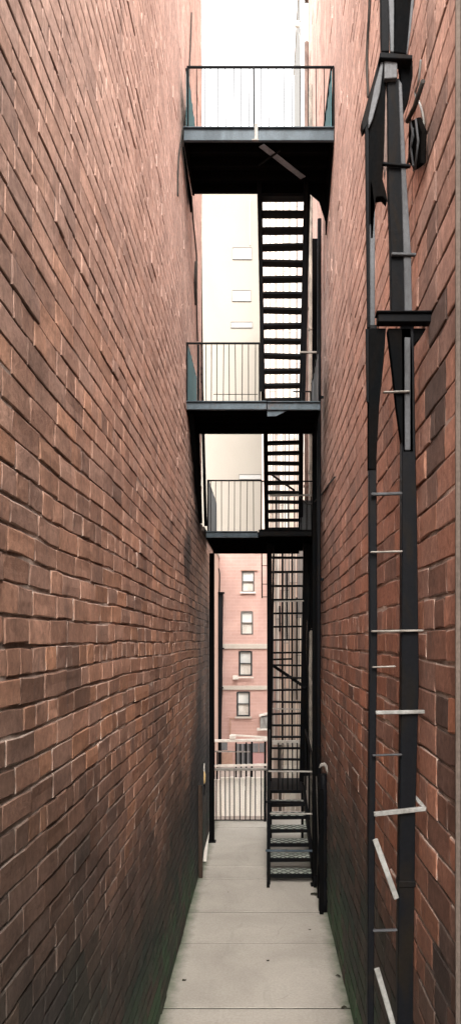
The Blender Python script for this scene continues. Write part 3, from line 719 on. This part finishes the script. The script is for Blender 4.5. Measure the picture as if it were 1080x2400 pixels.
t = thing('board_fence', (gx(560,DF),DF,0), 'low cream board fence standing just behind the iron gate', 'fence')
b = MB(); xs = [496,505,516,528,538,549,562,574,586,599,611,623]
for i in range(len(xs)-1):
    b.box(gx(xs[i],DF)+.005,gx(xs[i+1],DF)-.005,DF,DF+.03,.02,gz(1822 if i > 1 else 1826,DF)+random.uniform(-.01,.01))
b.build('boards', M['whiteboard'], t)
b = MB(); b.box(gx(496,DF),gx(625,DF),DF+.035,DF+.07,.5,.58); b.build('rail', M['whiteboard'], t)
# right part beyond the stairs
DF2 = 14.6
t = thing('board_fence', (gx(680,DF2),DF2,0), 'cream and tan board fence seen through the lowest stairs', 'fence')
b = MB(); xs = [628,640,652,660,668,680,692,704,716,728,740]
cols = [(.68,.58,.50),(.52,.42,.36),(.08,.07,.06),(.66,.58,.50),(.76,.70,.62),(.80,.76,.68),(.74,.68,.60),(.09,.08,.07),(.5,.46,.42),(.6,.56,.5)]
for i in range(len(xs)-1):
    b.box(gx(xs[i],DF2)+.004,gx(xs[i+1],DF2)-.004,DF2,DF2+.03,.02,gz(1738,DF2)+random.uniform(-.02,.02),cols[i])
b.build('boards', M['batten'], t)
b = MB(); b.box(gx(626,DF2),gx(742,DF2),DF2-.03,DF2-.002,gz(1745,DF2),gz(1735,DF2)); b.build('rail', M['white'], t)
b = MB(); b.box(gx(660,DF2),gx(704,DF2),DF2-.03,DF2-.002,gz(1802,DF2),gz(1794,DF2)); b.build('rail', M['whiteboard'], t)
DR = 17.0
t = thing('yard_railing', (gx(560,DR),DR,0), 'white topped railing with dark posts beyond the gate in front of the pink building', 'railing')
b = MB(); b.bar((gx(484,DR),DR,gz(1737,DR)),(gx(632,DR),DR,gz(1734,DR)),.06,.06); b.build('top_rail', M['white'], t, bevel=.008)
b = MB(); b.bar((gx(540,DR),DR+.1,gz(1724,DR)),(gx(632,DR),DR+.1,gz(1730,DR)),.05,.035); b.build('top_rail', M['white'], t)
b = MB(); b.box(gx(538,DR),gx(552,DR),DR-.05,DR+.05,gz(1731,DR),gz(1723,DR)); b.build('post_cap', M['white'], t)
b = MB(); b.bar((gx(502,DR),DR,gz(1761,DR)),(gx(585,DR),DR,gz(1762,DR)),.04,.028); b.build('mid_rail', M['rail'], t)
b = MB(); b.bar((gx(500,DR),DR,gz(1795,DR)),(gx(632,DR),DR,gz(1792,DR)),.05,.05); b.build('bottom_rail', M['white'], t)
for px_, w, tp in ((500,.07,1737),(509,.03,1762),(553,.035,1740),(565,.03,1762),(577,.035,1740),(590,.045,1738),(621,.05,1738)):
    b = MB(); b.box(gx(px_,DR)-w/2,gx(px_,DR)+w/2,DR-.02,DR+.02,0,gz(tp,DR)); b.build('post', M['black'], t)

# ------------------------------------------------------------------ pink building
DP = 20.0
pk = thing('pink_building', (gx(560,DP),DP,0), 'pink painted brick building with four sash windows and cream bands beyond the alley', 'building')
X0, X1 = gx(511,DP), gx(629,DP); ZT = gz(1282,DP)
wins = [(567,595,1339,1387,'a'),(565,592,1433,1487,'a'),(560,590,1526,1584,'b'),(555,585,1621,1679,'b')]
b = MB()
# facade with real openings: strips left and right of the windows and between them
wl_, wr_ = gx(552,DP), gx(597,DP)
b.box(X0,wl_,DP,DP+.25,0,ZT); b.box(wr_,X1,DP,DP+.25,0,ZT)
zprev = ZT
for (a,c,ty,by,k) in wins:
    zt, zb_ = gz(ty,DP), gz(by,DP)
    b.box(wl_,wr_,DP,DP+.25,zt,zprev)
    b.box(wl_,gx(a,DP),DP,DP+.25,zb_,zt); b.box(gx(c,DP),wr_,DP,DP+.25,zb_,zt); zprev = zb_
b.box(wl_,wr_,DP,DP+.25,0,zprev); b.box(X0,X1,DP+.3,DP+6,0,ZT-.02)
b.build('wall', M['pinkbrick'], pk)
b = MB(); b.box(X0-.04,X1+.02,DP-.06,DP+6.05,ZT,ZT+.10); b.build('cornice', M['creamtrim'], pk)
for (ty,by) in ((1509,1521),(1607,1617)):
    b = MB(); b.box(X0,X1+.003,DP-.05,DP-.002,gz(by,DP),gz(ty,DP)); b.build('string_course', M['creamtrim'], pk, bevel=.01)
for (a,c,ty,by,k) in wins:
    fm = M['frame'] if k == 'a' else M['frame2']; w = .026 if k == 'a' else .036
    xa, xc, zt, zb_ = gx(a,DP), gx(c,DP), gz(ty,DP), gz(by,DP); zm = (zt+zb_)/2
    fr = MB()
    fr.box(xa-.01,xa+w,DP-.012,DP+.12,zb_,zt); fr.box(xc-w,xc+.01,DP-.012,DP+.12,zb_,zt)
    fr.box(xa+w,xc-w,DP-.01,DP+.12,zt-w,zt+.008); fr.box(xa+w,xc-w,DP-.01,DP+.12,zb_,zb_+w)
    wo = fr.build('window', fm, pk)
    s = MB(); s.box(xa+w,xc-w,DP+.03,DP+.07,zm-.013,zm+.013); s.build('sash_bar', fm, wo)
    s = MB(); s.box(xa+w,xc-w,DP+.05,DP+.055,zm+.013,zt-w); s.build('pane', M['glass'], wo)
    s = MB(); s.box(xa+w,xc-w,DP+.075,DP+.08,zb_+w,zm-.013); s.build('pane', M['white'], wo)
    if by in (1387,1679):
        s = MB(); s.box(xa-.05,xc+.05,DP-.07,DP-.013,zb_-.05,zb_-.002); s.build('sill', M['creamtrim'] if by == 1679 else M['white'], wo)
    if by == 1387:
        s = MB(); s.box(xa-.03,xc+.10,DP-.05,DP-.013,zt+.012,zt+.035); s.build('lintel', M['tanboard'], wo)
# ground floor shop front
for (a,c,ty,by,mt) in ((514,533,1740,1758,'shop'),(552,588,1743,1795,'shop'),(592,605,1742,1763,'shop'),(607,620,1742,1763,'shop'),(592,620,1765,1792,'pinkboard'),(512,545,1764,1795,'tanboard')):
    s = MB(); s.box(gx(a,DP),gx(c,DP),DP-.03,DP-.003,gz(by,DP),gz(ty,DP)); s.build('shop_panel', M[mt], pk)
for px_ in (563,574,586):
    s = MB(); s.box(gx(px_,DP)-.03,gx(px_,DP)+.03,DP-.05,DP-.032,gz(1795,DP),gz(1743,DP)); s.build('mullion', M['frame2'], pk)
s = MB(); s.box(gx(538,DP),gx(541,DP),DP-.04,DP-.003,gz(1735,DP),gz(1682,DP)); s.box(gx(541,DP),gx(556,DP),DP-.04,DP-.003,gz(1684,DP),gz(1682,DP)); s.build('conduit', M['tanboard'], pk)
b = MB(); b.bar(at(548,1588,DP-.09),at(594,1588,DP-.09),.06,.035); b.box(gx(546,DP),gx(558,DP),DP-.16,DP-.02,gz(1592,DP),gz(1583,DP)); single(b,'strip_light',M['white'],'thin white strip lamp fixed under the third window of the pink building','lamp',bevel=.006)
t = thing('air_conditioner', tuple(at(618,1706,DP-.2)), 'grey box unit on the pink wall low down beside the black stairs', 'air conditioner')
b = MB(); b.box(gx(609,DP),gx(629,DP),DP-.35,DP-.01,gz(1705,DP),gz(1678,DP)); b.build('case', M['lightsteel'], t, bevel=.01)
b = MB(); b.prism([(gx(607,DP),DP-.38,gz(1677,DP)),(gx(631,DP),DP-.38,gz(1671,DP)),(gx(631,DP),DP-.38,gz(1668,DP)),(gx(607,DP),DP-.38,gz(1674,DP))],(0,.37,0)); b.build('cover', M['white'], t)
b = MB(); b.bar(at(602,1709,DP-.25),at(632,1708,DP-.25),.3,.04); b.build('shelf', M['white'], t)
D = 19.8
drain('black downpipe with a thin bent top at the left edge of the pink building', [at(510,1795,D),at(510,1700,D),at(512,1610,D),at(513,1500,D),at(514,1390,D)], .105, M['pipeblack'], [at(511,1612,D),at(513,1520,D),at(514,1390,D)])
b = MB(); b.tube([at(514,1390,D),at(515,1345,D),at(513,1334,D),at(505,1328,D),at(494,1326,D)],.018,8); single(b,'vent_pipe',M['cable'],'thin bent pipe curving off the top of the black downpipe','pipe',smooth=True)
t = thing('fire_ladder', tuple(at(612,1405,19.5)), 'small dark ladder hanging high on the pink building beside the stairs', 'ladder')
for px_ in (614,627):
    b = MB(); b.bar(at(px_,1402,19.5),at(px_-1,1296,19.5),.035,.03); b.build('side_rail', M['black'], t)
for py in (1326,1369,1399):
    b = MB(); b.bar(at(614,py,19.5),at(627,py,19.5),.02,.02); b.build('rung', M['black'], t)

# ------------------------------------------------------------------ other buildings behind
def slab(name, label, x0, x1, y0, y1, zt, mat):
    t = thing(name, ((x0+x1)/2,y0,0), label, 'building')
    b = MB(); b.box(x0,x1,y0,y1,0,zt); b.build('wall', mat, t)
    b = MB(); b.box(x0-.03,x1+.03,y0-.06,y1+.03,zt,zt+.09); b.build('roof', M['creamtrim'], t)
    return t
slab('peach_building', 'narrow peach coloured house between the left wall and the pink building', -4.2, gx(503,18.3), 18.3, 24, gz(1290,18.3), M['peach'])
DC = 30.0
cr = slab('cream_building', 'tall blank cream building closing the view behind the fire escape', gx(468,DC), gx(735,DC), DC, DC+8, gz(372,DC), M['cream'])
for (a,c,ty,by) in ((545,590,581,609),(544,588,681,707),(541,591,755,769),(560,612,1112,1124)):
    fr = MB(); e = .014
    xa,xc,zt,zb_ = gx(a,DC),gx(c,DC),gz(ty,DC),gz(by,DC)
    fr.box(xa,xa+e,DC-.04,DC-.002,zb_,zt); fr.box(xc-e,xc,DC-.04,DC-.002,zb_,zt); fr.box(xa+e,xc-e,DC-.04,DC-.002,zt-e,zt); fr.box(xa+e,xc-e,DC-.04,DC-.002,zb_,zb_+e)
    w = fr.build('window', M['frame'], cr)
    s = MB(); s.box(xa+e,xc-e,DC-.02,DC-.004,zb_+e,zt-e); s.build('pane', M['whitewall'], w)
b = MB(); b.bar((gx(586,DC),DC-.03,gz(575,DC)),(gx(586,DC),DC-.03,gz(470,DC)),.03,.03); b.build('conduit', M['creamtrim'], cr)
# boarded building behind the stairs
DB = 22.0
t = thing('boarded_building', (gx(690,DB),DB,0), 'building clad in upright cream and pink boards behind the stairs', 'building')
R = random.Random(4); b = MB(); x = gx(612,DB); xe = gx(735,DB); zt = gz(395,DB)
strips = []
while x < xe:
    w = R.uniform(.10,.26); strips.append((x,min(x+w,xe))); x += w
for (a,c) in strips:
    z = 0
    while z < zt:
        hgt = R.uniform(.8,3.2); z2 = min(z+hgt,zt)
        k = sm(2, 9, z)
        base = R.choice([(.62,.50,.40),(.58,.42,.33),(.50,.32,.26),(.66,.56,.46),(.42,.28,.22),(.60,.52,.45)])
        base = mix(base, R.choice([(.78,.70,.62),(.76,.62,.56),(.8,.76,.70),(.78,.66,.6)]), k*.9); base = tuple(q*.72 for q in base)
        if R.random() < .07 and z < 7: base = (.16,.13,.12)
        b.box(a+.012,c-.012,DB-.02-R.uniform(0,.02),DB+.1,z+.008,z2-.008,base); z = z2
b.build('cladding', M['batten'], t)
b = MB(); b.box(gx(612,DB),xe,DB+.005,DB+5,0,zt-.02); b.build('wall', M['brownpipe'], t)
for px_, za, zb_ in ((661,1745,1250),(684,1745,1280),(672,1500,1340),(695,1640,1400),(655,1480,1420)):
    s = MB(); s.bar(at(px_,za,DB-.08),at(px_,zb_,DB-.08),.05,.05); s.build('batten', M['black'], t)
for px_ in (640,648,668,677,690,700,706):
    s = MB(); s.bar(at(px_,1740,DB-.07),at(px_,1000,DB-.07),.03,.03); s.build('batten', M['frame'], t)
for px_ in (632,648,664,680,694):
    s = MB(); s.bar(at(px_,940,DB-.08),at(px_,440,DB-.08),.028,.03); s.build('batten', M['frame'], t)
b = MB(); b.box(gx(612,DB)-.03,xe+.03,DB-.08,DB+5.03,zt,zt+.1); b.build('roof', M['creamtrim'], t)
t = slab('white_building', 'pale grey white tower rising behind the end of the right wall', gx(704,25), gx(704,25)+4, 25.2, 30, gz(-90,25), M['whitewall'])
t = thing('roof_lamp', tuple(at(704,60,24.9)), 'small pale bracket lamp on the corner of the white tower', 'lamp')
b = MB(); b.tube([at(705,48,25),at(699,50,25),at(694,55,25)],.02,6); b.build('arm', M['lightsteel'], t)
b = MB(); b.tube([at(690,54,25),at(694,56,25),at(700,60,25),at(703,61,25)],[.03,.10,.09,.02],10); b.build('lamp_shade', M['white'], t, smooth=True)
b = MB(); b.tube([at(697,0,25),at(692,20,25),at(684,36,25),at(690,42,25),at(693,52,25)],.012,6); b.build('cable', M['lightsteel'], t)
b = MB(); b.tube([at(691,62,25),at(697,72,25),at(701,84,25),at(703,110,25)],.014,6); b.build('cable', M['lightsteel'], t)

# ------------------------------------------------------------------ litter on the path
def leaf(label, px, py, s, rot):
    D = F*H/(py-CY); c = at(px,py,D); c.z = .006
    b = MB(); R = random.Random(px); n = 9; vs = [c+Vector((0,0,.012))]
    for k in range(n):
        a = 2*math.pi*k/n; r = s*(1 if k % 2 else .62)*R.uniform(.7,1.2)
        vs.append(c+Vector((math.cos(a+rot)*r, math.sin(a+rot)*r*.7, R.uniform(0,.02))))
    b.add(vs, [(0,k+1,(k+1)%n+1) for k in range(n)])
    single(b,'dead_leaf',M['leaf'],label,'leaf','dead leaves on the path')
leaf('large dark curled leaf lying beside the foot of the lowest steps', 738, 2098, .085, .3)
leaf('dark leaf tucked against the black railing post', 748, 2084, .06, 1.1)
leaf('tiny dark leaf scrap on the path right of centre', 724, 2181, .028, 2)
leaf('small dark scrap on the large slab in the middle of the path', 627, 2254, .026, .8)
leaf('small dark speck on the path left of the steps', 534, 2093, .020, .2)
leaf('yellowish brown scrap against the right wall in the foreground', 806, 2364, .04, .2)

leaf('pale brown curled scrap near the left wall on the front slab', 433, 2300, .03, 1.7)
leaf('dark twig like scrap near the right wall behind the front joint', 792, 2290, .035, 2.6)
# ------------------------------------------------------------------ light, sky, camera
EL = math.radians(40)
w = bpy.data.worlds.new('World'); SC.world = w; w.use_nodes = True
nt = w.node_tree; bg = nt.nodes['Background']
sky = nt.nodes.new('ShaderNodeTexSky'); sky.sky_type = 'NISHITA'; sky.sun_disc = False
sky.sun_elevation = EL; sky.sun_rotation = math.radians(180); sky.dust_density = 4; sky.air_density = 1.5
hs = nt.nodes.new('ShaderNodeHueSaturation'); hs.inputs['Saturation'].default_value = .12; hs.inputs['Value'].default_value = 1.0
nt.links.new(sky.outputs[0], hs.inputs['Color'])
mx = nt.nodes.new('ShaderNodeMix'); mx.data_type = 'RGBA'; mx.blend_type = 'MULTIPLY'; mx.inputs[0].default_value = 1
mx.inputs[7].default_value = (1.0,.965,.92,1); nt.links.new(hs.outputs[0], mx.inputs[6])
nt.links.new(mx.outputs[2], bg.inputs['Color']); bg.inputs['Strength'].default_value = .9
sl = bpy.data.lights.new('sun', 'SUN'); sl.energy = 3.4; sl.angle = math.radians(30); sl.color = (1,.96,.9)
so = bpy.data.objects.new('sun', sl); COL.objects.link(so)
d = Vector((-.10, math.cos(EL), -math.sin(EL))); so.rotation_euler = d.to_track_quat('-Z','Y').to_euler(); so.location = (0,-5,20)
cam = bpy.data.cameras.new('camera'); co = bpy.data.objects.new('camera', cam); COL.objects.link(co)
co.location = (0,0,H); co.rotation_euler = (math.radians(90),0,0)
cam.sensor_fit = 'VERTICAL'; cam.sensor_height = 36; cam.lens = F/2400*36
cam.shift_x = -75/2400; cam.shift_y = 300/2400; cam.clip_end = 600; cam.clip_start = .05
SC.camera = co
for o in list(bpy.data.objects):
    if '_o' in o: del o['_o']
SC.view_settings.view_transform = 'Standard'; SC.view_settings.look = 'None'; SC.view_settings.exposure = 0
SC.render.engine = 'CYCLES'; SC.cycles.use_denoising = True
SC.cycles.max_bounces = 8; SC.cycles.diffuse_bounces = 5
